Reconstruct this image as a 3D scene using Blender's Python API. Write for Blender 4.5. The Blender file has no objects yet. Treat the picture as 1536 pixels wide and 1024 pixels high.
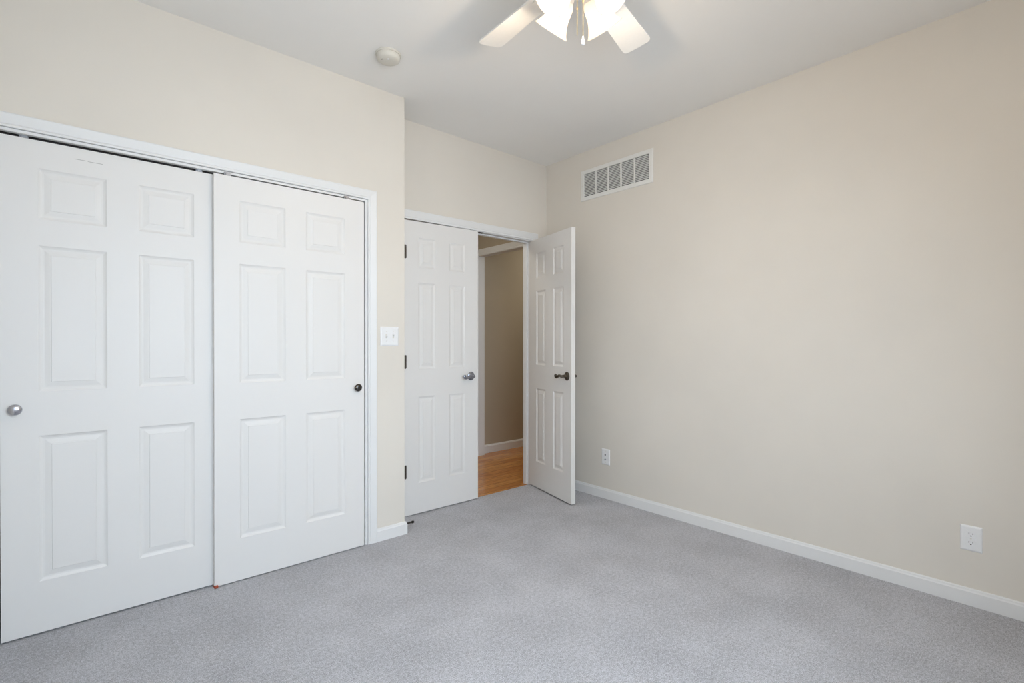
import bpy, bmesh, math, random
from mathutils import Vector, Matrix
random.seed(4)
S = bpy.context.scene
COL = S.collection
R = math.radians

# ------------------------------------------------------------------ camera
F_PX, YAW, PITCH, ROLL, CY, EYE = 747.846, 0.7209, -0.0046, 0.0006, 517.33, 1.2036
fw = Vector((math.sin(YAW)*math.cos(PITCH), math.cos(YAW)*math.cos(PITCH), math.sin(PITCH)))
rt = Vector((math.cos(YAW), -math.sin(YAW), 0))
up = rt.cross(fw)
rt2 = rt*math.cos(ROLL)+up*math.sin(ROLL); up2 = -rt*math.sin(ROLL)+up*math.cos(ROLL)
cam = bpy.data.cameras.new('camera'); co = bpy.data.objects.new('camera', cam); COL.objects.link(co)
m = Matrix((rt2, up2, -fw)).transposed().to_4x4(); m.translation = (0, 0, EYE)
co.matrix_world = m
cam.sensor_width = 36; cam.lens = 36*F_PX/1536; cam.shift_y = (CY-512)/1536; cam.clip_start = .02
S.camera = co

# ------------------------------------------------------------------ world, daylight, exposure
w = bpy.data.worlds.new('world'); S.world = w; w.use_nodes = True
bg = w.node_tree.nodes['Background']; bg.inputs[0].default_value = (.72, .84, 1, 1); bg.inputs[1].default_value = 1.6
S.view_settings.view_transform = 'Standard'; S.view_settings.look = 'None'
S.view_settings.gamma = 1; S.view_settings.use_curve_mapping = False
S.view_settings.exposure = 0.04

def area(name, loc, direction, sx, sy, power, color, spread=180):
    l = bpy.data.lights.new(name, 'AREA'); l.shape = 'RECTANGLE'; l.size = sx; l.size_y = sy
    l.energy = power; l.color = color; l.spread = R(spread)
    o = bpy.data.objects.new(name, l); COL.objects.link(o); o.location = loc
    o.rotation_euler = Vector(direction).to_track_quat('-Z', 'Y').to_euler()
    return o
# daylight entering through the window behind the camera
area('window_skylight', (0.70, -0.53, 1.55), (.10, 1, -.55), 1.7, 1.35, 41, (.67, .83, 1), 145)
area('window_ground_light', (0.70, -0.525, 1.55), (.9, 1, .22), 1.7, 1.35, 10.5, (1, .965, .92), 150)
# unseen fill lights added to brighten the hallway and the side passage
area('hallway_fill', (1.95, 3.80, 2.60), (.2, -.1, -1), .4, .4, 6.5, (1, .95, .84))
area('passage_fill', (4.70, 3.70, 2.66), (0, 0, -1), .5, .5, 12, (1, .97, .86))

# ------------------------------------------------------------------ materials
def mat(name, col, rough=.5, metal=0, emit=None, es=0, spec=.5):
    m = bpy.data.materials.new(name); m.use_nodes = True
    b = m.node_tree.nodes['Principled BSDF']
    b.inputs['Base Color'].default_value = (*col, 1); b.inputs['Roughness'].default_value = rough
    b.inputs['Metallic'].default_value = metal; b.inputs['Specular IOR Level'].default_value = spec
    if emit: b.inputs['Emission Color'].default_value = (*emit, 1); b.inputs['Emission Strength'].default_value = es
    return m, m.node_tree, b
def srgb(r, g, b):
    f = lambda c: (c/255/12.92) if c/255 <= .04045 else ((c/255+.055)/1.055)**2.4
    return (f(r), f(g), f(b))
def N(nt, t, **k):
    n = nt.nodes.new(t)
    for a, v in k.items(): setattr(n, a, v)
    return n
def coords(nt, scale=(1, 1, 1), rot=(0, 0, 0)):
    tc = N(nt, 'ShaderNodeTexCoord'); mp = N(nt, 'ShaderNodeMapping')
    mp.inputs['Scale'].default_value = scale; mp.inputs['Rotation'].default_value = rot
    nt.links.new(tc.outputs['Object'], mp.inputs[0]); return mp.outputs[0]
def noise(nt, vec, scale, detail=2, rough=.5):
    n = N(nt, 'ShaderNodeTexNoise'); n.inputs['Scale'].default_value = scale
    n.inputs['Detail'].default_value = detail; n.inputs['Roughness'].default_value = rough
    nt.links.new(vec, n.inputs['Vector']); return n.outputs[0]
def ramp(nt, fac, c1, c2, p1=.3, p2=.7):
    r = N(nt, 'ShaderNodeValToRGB'); e = r.color_ramp.elements
    e[0].position = p1; e[0].color = (*c1, 1); e[1].position = p2; e[1].color = (*c2, 1)
    nt.links.new(fac, r.inputs[0]); return r.outputs[0]
def bump(nt, b, h, strength, dist):
    n = N(nt, 'ShaderNodeBump'); n.inputs['Strength'].default_value = strength; n.inputs['Distance'].default_value = dist
    nt.links.new(h, n.inputs['Height']); nt.links.new(n.outputs[0], b.inputs['Normal'])
def sc(c, k): return tuple(x*k for x in c)

def paint(name, col, rough, var=.03, bs=.15, bscale=260):
    m, nt, b = mat(name, col, rough, spec=.3)
    v = coords(nt)
    nt.links.new(ramp(nt, noise(nt, v, 1.7, 3), sc(col, 1-var), sc(col, 1+var)), b.inputs['Base Color'])
    bump(nt, b, noise(nt, v, bscale, 2), bs, .0006)
    return m
WALLC = srgb(220, 214, 204)
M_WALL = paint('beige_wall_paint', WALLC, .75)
M_HALL = paint('hall_wall_tone', srgb(180, 168, 149), .75)  # hall walls in a darker taupe than the bedroom walls
M_CEIL = paint('white_ceiling_paint', srgb(240, 238, 234), .85, .015, .3, 120)
M_TRIM = paint('white_trim_paint', srgb(226, 226, 225), .42, .008, .05, 300)
# moulded door skin with faint wood grain
M_DOOR, nt, b = mat('white_door_paint', srgb(225, 223, 220), .45, spec=.35)
bump(nt, b, noise(nt, coords(nt, (60, 60, 4)), 6, 3), .08, .001)
# carpet
M_CARPET, nt, b = mat('grey_carpet', srgb(196, 196, 200), .95, spec=.1)
v = coords(nt)
fine = noise(nt, v, 230, 3, .75); mid = noise(nt, v, 70, 2, .6); big = noise(nt, v, 3.2, 2, .6)
mx = N(nt, 'ShaderNodeMix', data_type='FLOAT'); mx.inputs[0].default_value = .22
nt.links.new(fine, mx.inputs[2]); nt.links.new(mid, mx.inputs[3])
mx2 = N(nt, 'ShaderNodeMix', data_type='FLOAT'); mx2.inputs[0].default_value = .11
nt.links.new(mx.outputs[0], mx2.inputs[2]); nt.links.new(big, mx2.inputs[3])
nt.links.new(ramp(nt, mx2.outputs[0], srgb(152, 151, 154), srgb(226, 225, 230), .41, .59), b.inputs['Base Color'])
bump(nt, b, mx.outputs[0], 1, .009)
b.inputs['Sheen Weight'].default_value = .25
# wood floor (strips along x)
M_WOOD, nt, b = mat('orange_oak_floor', srgb(176, 118, 62), .18)
v = coords(nt)
br = N(nt, 'ShaderNodeTexBrick'); br.offset = .37
br.inputs['Color1'].default_value = (*srgb(212, 150, 84), 1); br.inputs['Color2'].default_value = (*srgb(190, 126, 68), 1)
br.inputs['Mortar'].default_value = (*srgb(112, 68, 34), 1)
br.inputs['Scale'].default_value = 1; br.inputs['Mortar Size'].default_value = .0012
br.inputs['Brick Width'].default_value = .9; br.inputs['Row Height'].default_value = .083
nt.links.new(v, br.inputs['Vector'])
gr = ramp(nt, noise(nt, coords(nt, (1.5, 26, 1)), 3, 5, .65), (.62, .56, .5), (1.12, 1.12, 1.1), .35, .65)
mm = N(nt, 'ShaderNodeMix', data_type='RGBA', blend_type='MULTIPLY'); mm.inputs[0].default_value = 1
nt.links.new(br.outputs[0], mm.inputs[6]); nt.links.new(gr, mm.inputs[7]); nt.links.new(mm.outputs[2], b.inputs['Base Color'])
def plain(name, col, rough, metal=0, spec=.5, nscale=80, var=.06):
    m, nt, b = mat(name, col, rough, metal, spec=spec)
    nt.links.new(ramp(nt, noise(nt, coords(nt), nscale, 2), sc(col, 1-var), sc(col, 1+var)), b.inputs['Base Color'])
    return m
M_LEVER_LIT = plain('lever_metal_lit', srgb(152, 156, 166), .24, 1)  # closed leaf lever: bright reflections put into the metal colour
M_PEWTER = plain('dark_pewter', srgb(84, 82, 80), .3, 1)
M_NICKEL = plain('satin_nickel', srgb(190, 192, 200), .24, 1)
M_BRONZE = plain('aged_bronze', srgb(72, 66, 60), .38, .8)
M_LEVER_SHADED = plain('lever_metal_shaded', srgb(88, 82, 74), .32, .95)  # open leaf lever: same metal, its shaded look put into the colour
M_BRASS = plain('polished_brass', srgb(236, 214, 168), .25, 1)
M_DARK = plain('dark_recess', srgb(40, 38, 36), .8)
M_PLASTIC = plain('white_plastic', srgb(232, 232, 232), .4, var=.01)
M_IVORY = plain('ivory_plastic', srgb(214, 210, 200), .5, var=.01)
M_VENT = plain('white_enamel', srgb(226, 225, 221), .4, var=.01)
M_RUST = plain('rust_red_plastic', srgb(176, 84, 56), .6, var=.1)
M_GALV = plain('galvanised_steel', srgb(150, 152, 156), .4, 1)
M_BLADE = plain('white_fan_blade', srgb(238, 236, 232), .4, var=.01)
M_SCUFF = plain('smudge_mark', srgb(150, 146, 142), .6)  # dull grey of the scuff marks on the left closet door
M_OUTSIDE = plain('grass', srgb(120, 140, 90), .9)
# lit frosted glass
M_SHADE = bpy.data.materials.new('lit_frosted_glass'); M_SHADE.use_nodes = True
nt = M_SHADE.node_tree; nt.nodes.clear()
out = N(nt, 'ShaderNodeOutputMaterial'); tr = N(nt, 'ShaderNodeBsdfTranslucent'); tr.inputs[0].default_value = (.40, .375, .34, 1)
df = N(nt, 'ShaderNodeBsdfPrincipled'); df.inputs['Base Color'].default_value = (.9, .88, .84, 1); df.inputs['Roughness'].default_value = .25
em = N(nt, 'ShaderNodeEmission'); em.inputs[0].default_value = (1, .87, .70, 1); em.inputs[1].default_value = .42
mxs = N(nt, 'ShaderNodeMixShader'); mxs.inputs[0].default_value = .45; ad = N(nt, 'ShaderNodeAddShader')
nt.links.new(tr.outputs[0], mxs.inputs[1]); nt.links.new(df.outputs[0], mxs.inputs[2])
nt.links.new(mxs.outputs[0], ad.inputs[0]); nt.links.new(em.outputs[0], ad.inputs[1]); nt.links.new(ad.outputs[0], out.inputs[0])
M_BULB, _, _ = mat('lit_bulb', (1, .9, .75), .5, 0, (1, .82, .58), 6)
M_GLASS, nt, b = mat('window_glass', (1, 1, 1), .0)
b.inputs['Transmission Weight'].default_value = 1; b.inputs['IOR'].default_value = 1.02

# ------------------------------------------------------------------ mesh helpers
def box(bm, x0, x1, y0, y1, z0, z1, M=None):
    vs = [Vector((x, y, z)) for z in (z0, z1) for y in (y0, y1) for x in (x0, x1)]
    if M: vs = [M @ v for v in vs]
    v = [bm.verts.new(p) for p in vs]
    for f in ((0, 2, 3, 1), (4, 5, 7, 6), (0, 1, 5, 4), (2, 6, 7, 3), (0, 4, 6, 2), (1, 3, 7, 5)): bm.faces.new([v[i] for i in f])
def obj(name, bm, m, parent=None, smooth=False, bevel=0, seg=2):
    bmesh.ops.recalc_face_normals(bm, faces=bm.faces)
    me = bpy.data.meshes.new(name); bm.to_mesh(me); bm.free(); me.materials.append(m)
    o = bpy.data.objects.new(name, me); COL.objects.link(o)
    if parent: o.parent = parent
    if smooth:
        for p in me.polygons: p.use_smooth = True
    if bevel:
        md = o.modifiers.new('bevel', 'BEVEL'); md.width = bevel; md.segments = seg; md.limit_method = 'ANGLE'
    return o
def tag(o, label=None, cat=None, group=None, kind=None):
    if label: o['label'] = label
    if cat: o['category'] = cat
    if group: o['group'] = group
    if kind: o['kind'] = kind
    return o
def struct(name, boxes, m, label, cat, bevel=0):
    bm = bmesh.new()
    for q in boxes: box(bm, *q)
    return tag(obj(name, bm, m, bevel=bevel), label, cat, kind='structure')
def empty(name, loc, label, cat, rz=0, kind=None, group=None):
    o = bpy.data.objects.new(name, None); COL.objects.link(o); o.location = loc; o.rotation_euler = (0, 0, rz)
    o.empty_display_size = .05
    return tag(o, label, cat, group, kind)
def lathe(bm, prof, n=32, M=None, cap=True):
    rings = []
    for r, z in prof:
        rings.append([bm.verts.new((M or Matrix()) @ Vector((r*math.cos(2*math.pi*i/n), r*math.sin(2*math.pi*i/n), z))) for i in range(n)])
    for a, b_ in zip(rings, rings[1:]):
        for i in range(n): bm.faces.new((a[i], a[(i+1) % n], b_[(i+1) % n], b_[i]))
    if cap:
        if prof[0][0] > 1e-5: bm.faces.new(rings[0][::-1])
        if prof[-1][0] > 1e-5: bm.faces.new(rings[-1])
def tube(bm, pts, rad, n=10):
    pts = [Vector(p) for p in pts]
    if not hasattr(rad, '__len__'): rad = [rad]*len(pts)
    rings = []; ref = None
    for i, p in enumerate(pts):
        t = (pts[min(i+1, len(pts)-1)]-pts[max(i-1, 0)]).normalized()
        if ref is None: ref = t.orthogonal().normalized()
        ref = (ref-t*ref.dot(t)).normalized(); u = t.cross(ref)
        rings.append([bm.verts.new(p+(ref*math.cos(2*math.pi*k/n)+u*math.sin(2*math.pi*k/n))*rad[i]) for k in range(n)])
    for a, b_ in zip(rings, rings[1:]):
        for k in range(n): bm.faces.new((a[k], a[(k+1) % n], b_[(k+1) % n], b_[k]))
    bm.faces.new(rings[0][::-1]); bm.faces.new(rings[-1])
def zto(d):  # matrix turning +z to direction d
    return Vector(d).to_track_quat('Z', 'Y').to_matrix().to_4x4()
def T(x, y, z): return Matrix.Translation((x, y, z))
def sweep(bm, path, prof):
    """path: list of (point, outward vector already scaled for the mitre, normal); prof: (u,t) pairs"""
    rings = [[bm.verts.new(Vector(p)+Vector(o_)*u+Vector(n_)*t) for u, t in prof] for p, o_, n_ in path]
    k = len(prof)
    for a, b_ in zip(rings, rings[1:]):
        for i in range(k): bm.faces.new((a[i], a[(i+1) % k], b_[(i+1) % k], b_[i]))
    bm.faces.new(rings[0][::-1]); bm.faces.new(rings[-1])

# ------------------------------------------------------------------ room dimensions
XR, XL, YC, YB, YF, H = 3.094, -0.36, 2.806, 3.071, -0.55, 2.74
XC = 1.564                       # outside corner of the closet wall
CX0, CX1, CZ = -0.236, 1.302, 2.043     # closet opening
BX0, BX1, BZ = 1.690, 2.913, 2.062     # bedroom doorway
WT = .115

# floors
struct('floor', [(XL-.12, XR, YF-.12, YC+.12, -.12, 0), (XC, XR, YC+.12, 3.090, -.12, 0), (XL-.12, XC-.11, YC+.12, 3.6, -.12, 0)], M_CARPET,
       'light grey cut pile carpet covering the bedroom floor', 'carpet')
struct('floor_hallway', [(XC-.1, 5.75, 3.090, 4.46, -.12, -.008)], M_WOOD,
       'glossy orange brown wood strip floor in the hallway beyond the open door', 'wood floor')
struct('ceiling', [(XL-.15, 5.75, YF-.12, 4.46, H, H+.12)], M_CEIL, 'smooth white ceiling over the bedroom and hallway', 'ceiling')
# walls
struct('wall_left', [(XL, CX0-.014, YC, YC+WT, 0, H), (CX1+.014, XC, YC, YC+WT, 0, H), (CX0-.014, CX1+.014, YC, YC+WT, CZ+.014, H),
                     (XC-.115, XC, YC+WT, YB+WT, 0, H)], M_WALL,
       'beige wall around the sliding closet with the double light switch', 'wall')
struct('wall_back', [(XC, BX0-.016, YB, YB+.10, 0, H), (BX1+.016, XR, YB, YB+.10, 0, H), (BX0-.016, BX1+.016, YB, YB+.10, BZ+.016, H)], M_WALL,
       'short beige wall above the white double doorway', 'wall')
struct('wall_right', [(XR, XR+.15, YF, 3.171, -.01, H)], M_WALL, 'long beige wall on the right with air grille and outlets', 'wall')
WX0, WX1, WZ0, WZ1 = -.20, 1.60, .85, 2.25
struct('wall_front', [(XL-.12, WX0, YF-.14, YF, 0, H), (WX1, XR+.15, YF-.14, YF, 0, H), (WX0, WX1, YF-.14, YF, 0, WZ0), (WX0, WX1, YF-.14, YF, WZ1, H)], M_WALL,
       'beige wall with the window behind the viewer', 'wall')
struct('wall_near', [(XL-.12, XL, YF, 3.6, 0, H)], M_WALL, 'beige side wall beside the viewer at the closet end', 'wall')
struct('wall_closet', [(XL, XC-.115, 3.45, 3.57, 0, H)], M_WALL, 'beige back wall inside the closet', 'wall')
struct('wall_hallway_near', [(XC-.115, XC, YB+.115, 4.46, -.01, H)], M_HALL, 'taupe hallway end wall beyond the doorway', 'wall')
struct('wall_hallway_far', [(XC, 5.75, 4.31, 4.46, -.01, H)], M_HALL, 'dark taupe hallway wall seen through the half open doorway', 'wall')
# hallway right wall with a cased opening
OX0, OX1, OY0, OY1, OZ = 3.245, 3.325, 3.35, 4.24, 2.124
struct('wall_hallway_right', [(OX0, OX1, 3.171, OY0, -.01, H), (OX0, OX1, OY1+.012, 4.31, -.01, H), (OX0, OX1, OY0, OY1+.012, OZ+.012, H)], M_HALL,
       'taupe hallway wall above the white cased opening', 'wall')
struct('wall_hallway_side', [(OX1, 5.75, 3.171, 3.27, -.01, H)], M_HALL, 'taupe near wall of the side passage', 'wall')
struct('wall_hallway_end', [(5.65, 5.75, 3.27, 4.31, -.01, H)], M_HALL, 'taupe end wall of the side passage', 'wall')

# ------------------------------------------------------------------ baseboards
def base(name, p0, p1, nrm, label, h=.078, e0=0, e1=0, z=-.0):
    """profile swept from p0 to p1 on the wall, nrm into the room; e0/e1 mitre extension per unit thickness"""
    d = (Vector(p1)-Vector(p0)).normalized()
    prof = [(0, 0), (0, .013), (h-.016, .013), (h-.010, .0095), (h-.004, .0085), (h, .005), (h, 0)]
    bm = bmesh.new(); rings = []
    for p, e, s in ((p0, e0, -1), (p1, e1, 1)):
        rings.append([bm.verts.new(Vector((p[0], p[1], z+u))+Vector(nrm)*t+d*s*e*t) for u, t in prof])
    a, b_ = rings; k = len(prof)
    for i in range(k): bm.faces.new((a[i], a[(i+1) % k], b_[(i+1) % k], b_[i]))
    bm.faces.new(a[::-1]); bm.faces.new(b_)
    return tag(obj(name, bm, M_TRIM), label, 'baseboard', kind='structure')
base('baseboard_right', (XR, YF, 0), (XR, YB-.001, 0), (-1, 0, 0), 'white baseboard along the bottom of the long right wall')
base('baseboard_left', (CX1+.069, YC, 0), (XC, YC, 0), (0, -1, 0), 'short white baseboard between the closet casing and the outside corner', e1=1)
base('baseboard_corner', (XC, YC, 0), (XC, YB-.018, 0), (1, 0, 0), 'white baseboard returning around the outside corner', e0=1)
base('baseboard_front', (XL+.014, YF, 0), (XR-.014, YF, 0), (0, 1, 0), 'white baseboard under the window behind the viewer')
base('baseboard_near', (XL, YF, 0), (XL, YC-.02, 0), (1, 0, 0), 'white baseboard on the wall beside the viewer')
base('baseboard_hallway', (OX1, 4.31, 0), (5.65, 4.31, 0), (0, -1, 0), 'white baseboard along the taupe hallway wall seen through the doorway', h=.09, z=-.008)

# ------------------------------------------------------------------ casings and jambs
CP = [(0, 0), (0, .009), (.003, .011), (.009, .011), (.012, .008), (.015, .010), (.030, .013), (.044, .0155), (.052, .017), (.056, .015), (.056, 0)]
def casing(name, P, out_n, inward, label, W=.056, tilt=0.0, lift=(0, 0), z0=0.0, extra=0):
    """P: four inner corners; legs and head are separate parts; out_n normal; inward = horizontal unit from left leg to right leg"""
    root = empty(name, P[0], label, 'door trim', kind='structure')
    prof = [(u*W/.056, t) for u, t in CP]
    a = Vector(inward); zz = Vector((0, 0, 1)); base_ = Vector(P[0])
    def seg(nm, path):
        bm = bmesh.new(); sweep(bm, [(Vector(p)-base_, o_, out_n) for p, o_ in path], prof); obj(nm, bm, M_TRIM, root)
    seg('side_casing', [(P[0], -a), (P[1], -a+zz)])
    seg('head_casing', [(Vector(P[1]), -a+zz), (Vector(P[2]), a+zz)])
    seg('side_casing', [(P[2], a+zz), (P[3], a)])
    return root
trim1 = casing('trim_1', [(CX0-.014, YC, 0), (CX0-.014, YC, CZ+.013), (CX1+.014, YC, CZ+.013), (CX1+.014, YC, 0)], (0, -1, 0), (1, 0, 0),
               'white moulded casing around the sliding closet doors', .055)
trim2 = casing('trim_2', [(BX0-.005, YB, 0), (BX0-.005, YB, BZ-.003), (BX1+.007, YB, BZ+.007), (BX1+.007, YB, 0)], (0, -1, 0), (1, 0, 0),
               'white moulded casing around the bedroom double doorway', .062)
trim3 = casing('trim_3', [(OX0, OY1+.004, -.008), (OX0, OY1+.004, OZ+.004), (OX0, OY0-.004, OZ+.004), (OX0, OY0-.004, -.008)], (-1, 0, 0), (0, -1, 0),
               'white casing of the opening on the hallway right wall seen through the doorway', .062)
def part_box(name, bx, m, root, bevel=0):
    bm = bmesh.new()
    for q in (bx if isinstance(bx[0], (tuple, list)) else [bx]): box(bm, *q)
    o = obj(name, bm, m, root, bevel=bevel); o.location = -Vector(root.location); return o
# closet jambs + track
part_box('jamb', [(CX1, CX1+.014, YC, YC+WT, 0, CZ+.012)], M_TRIM, trim1)
part_box('jamb', [(CX0-.014, CX0, YC, YC+WT, 0, CZ+.012)], M_TRIM, trim1)
part_box('head_jamb', [(CX0, CX1, YC, YC+WT, CZ, CZ+.012)], M_TRIM, trim1)
part_box('sliding_track', [(CX0, CX1, YC+.024, YC+.028, CZ-.006, CZ), (CX0, CX1, YC+.060, YC+.064, CZ-.006, CZ), (CX0, CX1, YC+.024, YC+.064, CZ-.003, CZ)], M_DARK, trim1)
# bedroom jambs + stops
part_box('jamb', [(BX1, BX1+.015, YB, YB+.10, -.008, BZ+.014)], M_TRIM, trim2)
part_box('jamb', [(BX0-.015, BX0, YB, YB+.10, -.008, BZ+.014)], M_TRIM, trim2)
part_box('head_jamb', [(BX0, BX1, YB, YB+.10, BZ, BZ+.014)], M_TRIM, trim2)
part_box('door_stop_strip', [(BX1-.010, BX1, YB+.042, YB+.075, -.006, BZ), (BX0, BX0+.010, YB+.042, YB+.075, -.006, BZ), (BX0+.010, BX1-.010, YB+.042, YB+.075, BZ-.010, BZ)], M_TRIM, trim2, .002)
tag(part_box('ball_catch_plate', [(2.362, 2.408, YB-.0, YB+.030, BZ-.004, BZ)], M_BRONZE, trim2), 'dark metal ball catch plate')
# hallway opening linings
part_box('jamb', [(OX0-.006, OX1+.006, OY1, OY1+.012, -.008, OZ+.012)], M_TRIM, trim3)
part_box('jamb', [(OX0-.006, OX1+.006, OY0-.012, OY0, -.008, OZ+.012)], M_TRIM, trim3)
part_box('head_jamb', [(OX0-.006, OX1+.006, OY0, OY1, OZ, OZ+.012)], M_TRIM, trim3)

# ------------------------------------------------------------------ six-panel doors
OFFS = [(0, 0), (.005, .0035), (.012, .0062), (.018, .0064), (.034, .0028), (.038, .0024), (.0395, .0004)]
def door_mesh(name, w_, h_, t, cols, rows, both, top_skew=0.0):
    bm = bmesh.new()
    def side(y, s):
        xs = sorted({0, w_, *[c for cc in cols for c in cc]}); zs = sorted({0, h_, *[r for rr in rows for r in rr]})
        for i in range(len(xs)-1):
            for j in range(len(zs)-1):
                x0, x1, z0, z1 = xs[i], xs[i+1], zs[j], zs[j+1]
                if (x0, x1) in cols and (z0, z1) in rows:
                    prev = None
                    for o_, d in OFFS:
                        ring = [bm.verts.new((x, y+s*d, z)) for x, z in ((x0+o_, z0+o_), (x1-o_, z0+o_), (x1-o_, z1-o_), (x0+o_, z1-o_))]
                        if prev:
                            for k in range(4): bm.faces.new((prev[k], prev[(k+1) % 4], ring[(k+1) % 4], ring[k]))
                        prev = ring
                    bm.faces.new(prev)
                else:
                    bm.faces.new([bm.verts.new((x, y, z)) for x, z in ((x0, z0), (x1, z0), (x1, z1), (x0, z1))])
    side(0, 1)
    if both: side(t, -1)
    else: bm.faces.new([bm.verts.new(p) for p in ((0, t, 0), (w_, t, 0), (w_, t, h_), (0, t, h_))])
    for p in (((0, 0, 0), (0, t, 0), (0, t, h_), (0, 0, h_)), ((w_, 0, 0), (w_, t, 0), (w_, t, h_), (w_, 0, h_)),
              ((0, 0, 0), (w_, 0, 0), (w_, t, 0), (0, t, 0)), ((0, 0, h_), (w_, 0, h_), (w_, t, h_), (0, t, h_))):
        bm.faces.new([bm.verts.new(q) for q in p])
    bmesh.ops.remove_doubles(bm, verts=bm.verts, dist=1e-5)
    if top_skew:
        for v_ in bm.verts:
            if v_.co.z > h_-.001: v_.co.z += top_skew*(v_.co.x/w_-1)
    return obj(name, bm, M_DOOR)
ROWS = [(.211, .812), (.994, 1.594), (1.702, 1.911)]
# rear (left) closet door and front (right) closet door
def knob(parent, x, z, m, name='door_knob', label=None):
    bm = bmesh.new()
    lathe(bm, [(.0001, 0), (.011, 0), (.0095, .003), (.0065, .006), (.0065, .012), (.011, .016), (.0165, .020), (.0178, .024), (.0165, .028), (.012, .0315), (.006, .033), (.0001, .0333)], 32,
          T(x, 0, z) @ Matrix.Rotation(R(90), 4, 'X') @ Matrix.Diagonal((1.24, 1.24, 1.0, 1)))
    o = obj(name, bm, m, parent, smooth=True)
    if label: o['label'] = label
    return o
d1 = door_mesh('door_1', .775, 2.024, .030, [(.112, .331), (.443, .658)], ROWS, False); d1.location = (-.221, 2.824, .008)
tag(d1, 'white six panel sliding closet door on the left, behind the other one, with a shiny nickel knob', 'closet door', kind='structure')
knob(d1, .043, .927, M_NICKEL, label='shiny satin nickel knob')
bm = bmesh.new(); box(bm, .225, .262, -.0007, .0002, 1.975, 1.9765); box(bm, .268, .318, -.0007, .0002, 1.9735, 1.975)
obj('scuff_mark', bm, M_SCUFF, d1)['label'] = 'faint tan scuff marks near the door top'
d2 = door_mesh('door_2', .774, 2.026, .030, [(.112, .333), (.439, .657)], ROWS, False); d2.location = (.515, 2.792, .006)
tag(d2, 'white six panel sliding closet door on the right, in front, with a dark knob', 'closet door', kind='structure')
knob(d2, .728, .937, M_PEWTER, label='dark pewter knob')
def hanger(parent, x, z):
    bm = bmesh.new(); box(bm, x-.014, x+.014, .004, .010, z-.03, z+.018); box(bm, x-.008, x+.008, -.002, .004, z-.0, z+.012)
    obj('roller_hanger', bm, M_GALV, parent, bevel=.001)
for x in (.07, .68): hanger(d1, x, 2.024)
for x in (.06, .67): hanger(d2, x, 2.026)
# floor guide
bm = bmesh.new()
box(bm, -.010, .006, -.006, .0025, 0, .013); box(bm, -.010, .006, .033, .0345, 0, .013); box(bm, -.010, .006, -.006, .070, 0, .003)
g = obj('floor_guide', bm, M_RUST, bevel=.002); g.location = (.523, 2.789, 0)
tag(g, 'small rust red sliding door guide on the carpet under the seam of the closet doors', 'door guide')

# bedroom double doors
ROWS2 = [(.213, .817), (1.012, 1.617), (1.722, 1.930)]
def lever(parent, x, y, z, s, m, flip=1):
    """handle on plane y, projecting along s*(y axis); lever runs toward -x*flip"""
    root = bmesh.new()
    Mt = T(x, y, z) @ Matrix.Rotation(R(-90)*s, 4, 'X')
    lathe(root, [(.0001, 0), (.0325, 0), (.0330, .003), (.031, .0055), (.027, .007), (.024, .010), (.016, .012), (.0125, .014), (.0110, .020), (.0105, .036), (.0110, .041), (.0085, .045), (.0001, .0465)], 36, Mt)
    ro = obj('lever_handle', root, m, parent, smooth=True)
    bm = bmesh.new()
    pts = [(0, .042, 0), (.012, .046, .001), (.028, .047, .0055), (.044, .046, .0045), (.058, .045, -.003), (.072, .045, -.0095), (.086, .045, -.0085), (.094, .045, .000), (.092, .045, .0085), (.085, .045, .010), (.081, .045, .0055)]
    # smooth by subdividing
    q = []
    for i in range(len(pts)-1):
        p0, p1, p2, p3 = [Vector(pts[max(0, min(len(pts)-1, i+k))]) for k in (-1, 0, 1, 2)]
        for t in (0, .33, .66):
            q.append(.5*((2*p1)+(-p0+p2)*t+(2*p0-5*p1+4*p2-p3)*t*t+(-p0+3*p1-3*p2+p3)*t**3))
    q.append(Vector(pts[-1])); n = len(q)
    rad = [.0102-.0050*(i/n)**.8+.0015*math.sin(i/n*math.pi) for i in range(n)]
    tube(bm, [(x-flip*a.x, y+s*a.y, z+a.z-.002) for a in q], rad, 12)
    lathe(bm, [(.0001, -.007), (.006, -.0055), (.008, 0), (.006, .0055), (.0001, .007)], 14, T(x-flip*.083, y+s*.045, z+.003))
    obj('grip', bm, m, ro, smooth=True)
    return ro
def hinge(parent, x, y, zs):
    for z in zs:
        bm = bmesh.new(); lathe(bm, [(.0001, -.002), (.004, 0), (.0062, .002), (.0062, .092), (.004, .094), (.0001, .096)], 14, T(x, y, z-.047))
        box(bm, x, x+.010, y+.0, y+.004, z-.044, z+.046)
        obj('hinge', bm, M_BRONZE, parent)
d3 = door_mesh('door_3', .643, 2.053, .035, [(.118, .258), (.377, .518)], ROWS2, True, .013); d3.location = (1.695, 3.058, .008)
tag(d3, 'closed white six panel bedroom door leaf left of the gap, with a silvery lever handle', 'door', kind='structure')
lever(d3, .575, 0, .944, -1, M_LEVER_LIT); lever(d3, .575, .035, .944, 1, M_LEVER_LIT)
hinge(d3, .013, -.004, (1.821, 1.064, .305))
bm = bmesh.new(); lathe(bm, [(.0001, -.006), (.006, -.006), (.006, .004), (.0045, .0075), (.0001, .0085)], 14, T(.58, .016, 2.051)); obj('ball_catch', bm, M_BRONZE, d3, smooth=True)
A = Vector((2.8985, 3.073, 0)); B = Vector((2.7511, 2.470, 0)); dv = (B-A).normalized()
d4 = door_mesh('door_4', .622, 2.043, .035, [(.113, .258), (.371, .518)], ROWS2, True)
d4.location = (A.x, A.y, .012); d4.rotation_euler = (0, 0, math.atan2(dv.y, dv.x))
tag(d4, 'white six panel door leaf swung open into the bedroom, with a dark lever handle', 'door', kind='structure')
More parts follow.
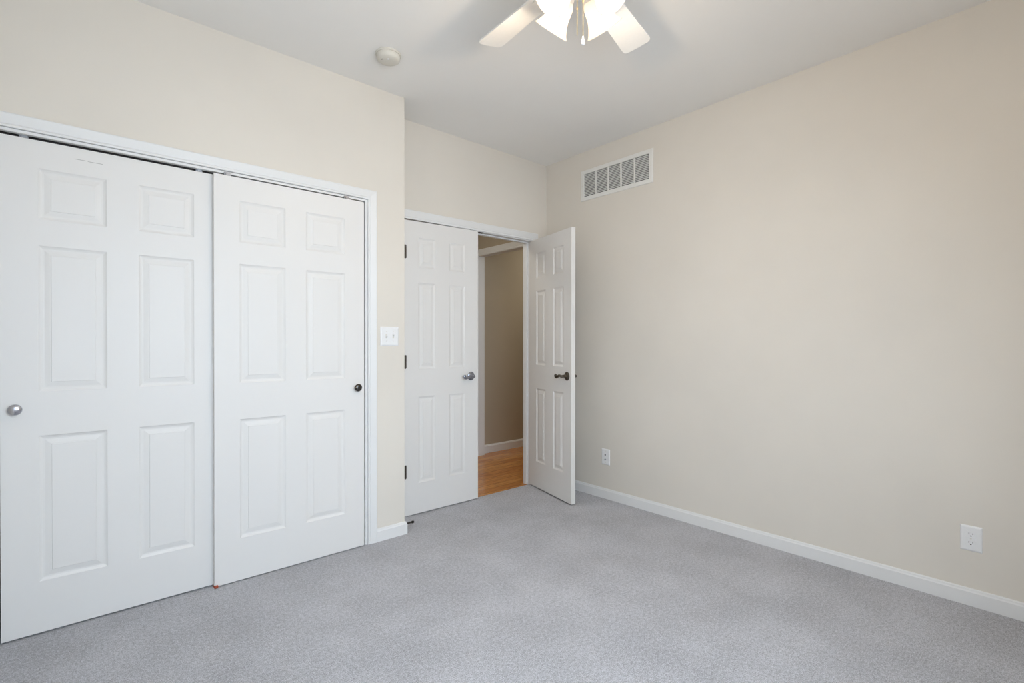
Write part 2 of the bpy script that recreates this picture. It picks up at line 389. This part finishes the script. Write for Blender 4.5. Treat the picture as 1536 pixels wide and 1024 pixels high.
lever(d4, .566, 0, .944, -1, M_LEVER_SHADED); lever(d4, .566, .035, .944, 1, M_LEVER_SHADED)
hinge(d4, -.004, .037, (1.821, 1.064, .305))

# spring door stop on the corner baseboard
bm = bmesh.new()
pts = []
for i in range(97):
    a = i/8*2*math.pi; x = .010+i/96*.058
    pts.append((x, .0052*math.cos(a), .0052*math.sin(a)))
tube(bm, pts, .0013, 6); lathe(bm, [(.0001, 0), (.011, 0), (.011, .003), (.006, .006), (.005, .012), (.0001, .012)], 16, zto((1, 0, 0)))
ds = obj('door_stop', bm, M_BRONZE, smooth=False); ds.location = (XC+.0130, 2.855, .040)
tag(ds, 'small dark spring door stop on the baseboard at the outside corner', 'door stop')
bm = bmesh.new(); lathe(bm, [(.0001, .066), (.0075, .066), (.0085, .069), (.0075, .080), (.0001, .081)], 16, zto((1, 0, 0))); obj('rubber_tip', bm, M_DARK, ds, smooth=True)

# ------------------------------------------------------------------ wall fittings
def plate_mesh(bm, w_, h_, t=.006, M=None):
    k = [(0, 0), (0, .0018), (.0035, .0045), (.008, t)]
    prev = None
    for o_, d in k:
        ring = [bm.verts.new(Vector((x, -d, z))) for x, z in ((-w_/2+o_, -h_/2+o_), (w_/2-o_, -h_/2+o_), (w_/2-o_, h_/2-o_), (-w_/2+o_, h_/2-o_))]
        if prev:
            for i in range(4): bm.faces.new((prev[i], prev[(i+1) % 4], ring[(i+1) % 4], ring[i]))
        else: bm.faces.new(ring[::-1])
        prev = ring
    bm.faces.new(prev)
def screw(parent, x, z, y=-.006):
    bm = bmesh.new(); lathe(bm, [(.0001, 0), (.0032, 0), (.0028, .0009), (.0001, .0012)], 12, T(x, y, z) @ Matrix.Rotation(R(90), 4, 'X'))
    obj('screw', bm, M_IVORY, parent, smooth=True)
# double light switch
sw = empty('light_switch', (1.460, YC, 1.243), 'white double light switch plate on the beige wall beside the closet casing', 'light switch')
bm = bmesh.new(); plate_mesh(bm, .122, .115); obj('wall_plate', bm, M_PLASTIC, sw)
for x, s in ((-.023, -1), (.023, 1)):
    bm = bmesh.new(); box(bm, x-.0055, x+.0055, -.0064, -.004, -.012, .012); fr = obj('toggle_slot', bm, M_IVORY, sw)
    bm = bmesh.new(); box(bm, -.0042, .0042, -.016, 0, -.0045, .0045, T(x, -.004, 0) @ Matrix.Rotation(R(-32*s), 4, 'X')); obj('toggle', bm, M_PLASTIC, sw, bevel=.0012)
    screw(sw, x, .030); screw(sw, x, -.030)
# outlets on the right wall
def receptacle(parent, z):
    bm = bmesh.new(); n = 28; v0 = []; v1 = []
    for i in range(n):
        a = 2*math.pi*i/n; x = .0172*math.cos(a); zz = max(-.0125, min(.0125, .0172*math.sin(a)))
        v0.append(bm.verts.new((x, -.0055, z+zz))); v1.append(bm.verts.new((x*.96, -.0078, z+zz*.96)))
    for i in range(n): bm.faces.new((v0[i], v0[(i+1) % n], v1[(i+1) % n], v1[i]))
    bm.faces.new(v1); r = obj('receptacle', bm, M_PLASTIC, parent)
    bm = bmesh.new(); box(bm, -.0079, -.0055, -.0081, -.0070, z-.0012, z+.0075); box(bm, .0055, .0079, -.0081, -.0070, z-.0005, z+.0068)
    lathe(bm, [(.0001, 0), (.0027, 0), (.0001, .0002)], 12, T(0, -.0079, z-.0070) @ Matrix.Rotation(R(90), 4, 'X'))
    obj('slots', bm, M_DARK, r)
ou = empty('electrical_outlet', (XR, .325, .307), 'white duplex electrical outlet low on the right wall, nearer the viewer', 'outlet', rz=R(-90))
bm = bmesh.new(); plate_mesh(bm, .076, .116); obj('wall_plate', bm, M_PLASTIC, ou); receptacle(ou, .0195); receptacle(ou, -.0195); screw(ou, 0, 0)
ja = empty('wall_jack', (XR, 2.418, .322), 'small white jack plate low on the right wall near the open door', 'wall jack', rz=R(-90))
bm = bmesh.new(); plate_mesh(bm, .078, .122); obj('wall_plate', bm, M_PLASTIC, ja)
bm = bmesh.new(); box(bm, -.009, .009, -.0085, -.004, .008, .026); o = obj('phone_jack', bm, M_PLASTIC, ja, bevel=.001)
bm = bmesh.new(); box(bm, -.006, .006, -.0088, -.0080, .011, .021); obj('port', bm, M_DARK, o)
bm = bmesh.new(); Mj = T(0, -.005, -.020) @ Matrix.Rotation(R(90), 4, 'X'); lathe(bm, [(.0001, 0), (.0062, 0), (.0062, .003), (.0046, .0035), (.0046, .009), (.0001, .009)], 16, Mj); obj('cable_jack', bm, M_NICKEL, ja)
screw(ja, 0, .045); screw(ja, 0, -.045)

# return air grille (local x runs along the wall, -y into the room)
gl = empty('return_air_grille', (XR, 2.336, 2.465), 'white metal return air grille with five slatted sections high on the right wall', 'air vent', rz=R(-90))
GW, GH = .668, .244; iw, ih = GW-.070, GH-.072
bm = bmesh.new()
prof = [(0, 0), (0, .004), (.004, .008), (.030, .0095), (.033, .006), (.033, 0)]
cor = [(-GW/2, -GH/2), (GW/2, -GH/2), (GW/2, GH/2), (-GW/2, GH/2)]; sg = [(1, 1), (-1, 1), (-1, -1), (1, -1)]
rings = [[bm.verts.new((c[0]+s_[0]*u, -t, c[1]+s_[1]*u)) for u, t in prof] for c, s_ in zip(cor, sg)]
for i in range(4):
    a, b_ = rings[i], rings[(i+1) % 4]
    for k in range(len(prof)-1): bm.faces.new((a[k], a[k+1], b_[k+1], b_[k]))
obj('frame', bm, M_VENT, gl)
bm = bmesh.new(); box(bm, -iw/2-.004, iw/2+.004, -.0012, -.0002, -ih/2-.006, ih/2+.006); obj('duct_shade_sheet', bm, M_DARK, gl)  # dark sheet painted in for the shade behind the louvers
nx = [-iw/2+iw*k/5 for k in range(6)]
for k in range(5):
    bm = bmesh.new()
    x0, x1 = nx[k]+(.005 if k else 0), nx[k+1]-(.005 if k < 4 else 0)
    nl = 14
    for j in range(nl):
        z = -ih/2+(j+.5)*ih/nl
        Ml = T(0, -.0050, z) @ Matrix.Rotation(R(-36), 4, 'X')
        box(bm, x0, x1, -.0046, .0046, -.0005, .0005, Ml)
    obj('louver_section', bm, M_VENT, gl)
for k in range(1, 5):
    bm = bmesh.new(); box(bm, nx[k]-.0055, nx[k]+.0055, -.0095, -.001, -ih/2-.004, ih/2+.004); obj('divider', bm, M_VENT, gl, bevel=.001)
for x in (-GW/2+.016, GW/2-.016): screw(gl, x, 0, -.0085)

# smoke detector
sd = empty('smoke_detector', (1.262, 2.437, H), 'round off white smoke detector on the ceiling near the closet', 'smoke detector')
bm = bmesh.new(); lathe(bm, [(.0001, 0), (.066, 0), (.067, -.004), (.066, -.010), (.0001, -.010)], 48); obj('mounting_base', bm, M_IVORY, sd, smooth=False)
bm = bmesh.new(); lathe(bm, [(.061, -.009), (.062, -.022), (.059, -.031), (.052, -.036), (.035, -.0385), (.0001, -.039)], 48, cap=False); obj('cover', bm, M_IVORY, sd, smooth=True)
dirn = Vector((-.66, -.75, 0)); side_ = Vector((.75, -.66, 0))
p = dirn*.024+side_*.006; bm = bmesh.new(); lathe(bm, [(.0001, -.0415), (.0045, -.041), (.006, -.0385), (.006, -.037)], 20, T(p.x, p.y, 0), cap=False); obj('test_button', bm, M_PLASTIC, sd, smooth=True)
p = dirn*.022-side_*.028; bm = bmesh.new(); box(bm, -.005, .005, -.0022, .0022, -.0392, -.0370, T(p.x, p.y, 0) @ Matrix.Rotation(-YAW-.3, 4, 'Z')); obj('indicator', bm, M_DARK, sd)

# ------------------------------------------------------------------ ceiling fan
D0, L0 = 1.85, .250
fwh = Vector((math.sin(YAW), math.cos(YAW), 0)); rth = Vector((math.cos(YAW), -math.sin(YAW), 0))
hub = fwh*D0+rth*L0
fan = empty('ceiling_fan', (hub.x, hub.y, H), 'white ceiling fan with four lit frosted bell shades and brass pull chains', 'ceiling fan', rz=-YAW)
# local frame: +x right of view, +y away from view, z down from ceiling negative
bm = bmesh.new(); lathe(bm, [(.0001, 0), (.075, 0), (.078, -.012), (.070, -.030), (.050, -.040), (.0001, -.040)], 48); obj('canopy', bm, M_BLADE, fan, smooth=True)
bm = bmesh.new(); lathe(bm, [(.0001, -.036), (.080, -.038), (.108, -.050), (.116, -.070), (.116, -.105), (.104, -.125), (.080, -.133), (.0001, -.133)], 48); obj('motor_housing', bm, M_BLADE, fan, smooth=True)
bm = bmesh.new(); lathe(bm, [(.0001, -.13), (.062, -.132), (.064, -.150), (.060, -.205), (.048, -.222), (.030, -.230), (.0001, -.232)], 40); obj('switch_housing', bm, M_BLADE, fan, smooth=True)
ZB = -.155
for k in range(5):
    az = R(-37.2+72*k)                     # measured from +y toward +x
    Mb = Matrix.Rotation(-az, 4, 'Z')    # blade runs along local +y
    Mp = Mb @ T(0, 0, ZB) @ Matrix.Rotation(R(-11), 4, 'Y')
    # outline
    out_ = []; r0, r1, w0, w1 = .17, .592, .052, .066
    out_ += [(-w0*.8, r0), (-w0, r0+.03)]
    out_ += [(-w1, r1-.035)]
    for i in range(7): a = math.pi*(1-i/6); 
    for i in range(9):
        t = i/8; a = math.pi*(1-t); out_.append((w1*math.copysign(abs(math.cos(a))**.35, math.cos(a)) if abs(math.cos(a)) > 1e-6 else 0, r1-.035+.035*math.sin(a)**.6 if math.sin(a) > 1e-6 else r1-.035))
    out_ += [(w1, r1-.035), (w0, r0+.03), (w0*.8, r0)]
    cl = [out_[0]]
    for q in out_[1:]:
        if (Vector(q)-Vector(cl[-1])).length > 1e-4: cl.append(q)
    bm = bmesh.new()
    lo = [bm.verts.new(Mp @ Vector((x, y, -.003))) for x, y in cl]; hi = [bm.verts.new(Mp @ Vector((x, y, .003))) for x, y in cl]
    bm.faces.new(lo[::-1]); bm.faces.new(hi)
    for i in range(len(cl)): bm.faces.new((lo[i], lo[(i+1) % len(cl)], hi[(i+1) % len(cl)], hi[i]))
    bl = obj('blade', bm, M_BLADE, fan)
    bm = bmesh.new()
    tube(bm, [Mb @ Vector((0, .075, -.128)), Mb @ Vector((0, .11, -.142)), Mb @ Vector((0, .15, ZB-.006)), Mb @ Vector((0, .20, ZB-.006))], [.010, .010, .010, .008], 8)
    box(bm, -.035, .035, .165, .235, -.0075, -.003, Mp)
    obj('blade_bracket', bm, M_BLADE, bl)
# light kit
ZL = -.315; TILT = R(45)
for k in range(4):
    az = R(-42+90*k); dr = Vector((math.sin(az), math.cos(az), 0))
    ax = (dr*math.sin(TILT)+Vector((0, 0, -math.cos(TILT)))).normalized()
    lip = dr*.146+Vector((0, 0, ZL)); neck = lip-ax*.115
    Ms = T(*neck) @ zto(ax)
    bm = bmesh.new(); tube(bm, [dr*.035+Vector((0, 0, -.195)), dr*.06+Vector((0, 0, -.205)), neck-ax*.02], .008, 10)
    lathe(bm, [(.0001, -.030), (.014, -.028), (.026, -.016), (.030, -.002), (.030, .008), (.0001, .008)], 24, Ms)
    arm = obj('lamp_arm', bm, M_BLADE, fan, smooth=True)
    bm = bmesh.new()
    pr = [(.027, 0), (.034, .008), (.040, .020), (.0425, .040), (.045, .062), (.052, .085), (.062, .104), (.0700, .115), (.0725, .1165), (.0705, .1175), (.0605, .1065), (.050, .086), (.0430, .062), (.0405, .040), (.038, .021), (.032, .010), (.025, .003)]
    lathe(bm, pr, 40, Ms, cap=False); obj('lamp_shade', bm, M_SHADE, fan, smooth=True)
    bm = bmesh.new(); lathe(bm, [(.0001, .008), (.012, .010), (.013, .025), (.022, .045), (.0245, .060), (.020, .074), (.010, .083), (.0001, .085)], 20, Ms); obj('light_bulb', bm, M_BULB, arm, smooth=True)
    l = bpy.data.lights.new('fan_bulb_light', 'POINT'); l.energy = 10; l.color = (1, .815, .61); l.shadow_soft_size = .03
    lo_ = bpy.data.objects.new('fan_bulb_light', l); COL.objects.link(lo_)
    pw = Matrix.Rotation(-YAW, 4, 'Z') @ (neck+ax*.100); lo_.location = Vector((hub.x, hub.y, H))+pw
# pull chains
def chain(x, y, z0, z1, fob):
    bm = bmesh.new(); n = int((z0-z1)/.0045)
    for i in range(n):
        z = z0-(i+.5)*.0045
        lathe(bm, [(.0001, -.0021), (.0016, -.0014), (.0021, 0), (.0016, .0014), (.0001, .0021)], 8, T(x, y, z))
    tube(bm, [(x, y, z0), (x, y, z1)], .0008, 6)
    lathe(bm, [(.0001, -.006), (.0030, -.005), (.0034, 0), (.0030, .005), (.0001, .006)], 10, T(x, y, z0-(z0-z1)*.45))
    c = obj('pull_chain', bm, M_BRASS, fan, smooth=True); c['label'] = 'brass bead pull chain'
    if fob:
        bm = bmesh.new(); lathe(bm, [(.0001, .002), (.0022, .001), (.0040, -.010), (.0068, -.022), (.0070, -.027), (.0045, -.031), (.0001, -.0315)], 20, T(x, y, z1)); f_ = obj('chain_fob', bm, M_PLASTIC, c, smooth=True); f_['label'] = 'white teardrop pull'
chain(.005, -.05, -.205, 2.306-H, True)
chain(-.011, -.01, -.225, 2.333-H, False)

# ------------------------------------------------------------------ window behind the viewer
wn = empty('window_1', (0, YF, 0), 'white framed window behind the viewer letting in daylight', 'window', kind='structure')
def wb(name, q, m, bevel=0):
    bm = bmesh.new()
    for b_ in q: box(bm, *b_)
    return obj(name, bm, m, wn, bevel=bevel)
fr = .05
wb('window_frame', [(WX0, WX0+fr, -.12, -.05, WZ0, WZ1), (WX1-fr, WX1, -.12, -.05, WZ0, WZ1), (WX0+fr, WX1-fr, -.12, -.05, WZ0, WZ0+fr), (WX0+fr, WX1-fr, -.12, -.05, WZ1-fr, WZ1),
                    (.775, .825, -.12, -.05, WZ0+fr, WZ1-fr)], M_TRIM)
wb('pane', [(WX0+fr, .775, -.088, -.084, WZ0+fr, WZ1-fr)], M_GLASS); wb('pane', [(.825, WX1-fr, -.088, -.084, WZ0+fr, WZ1-fr)], M_GLASS)
wb('window_sill', [(WX0-.05, WX1+.05, 0, .04, WZ0-.03, WZ0)], M_TRIM, .003)
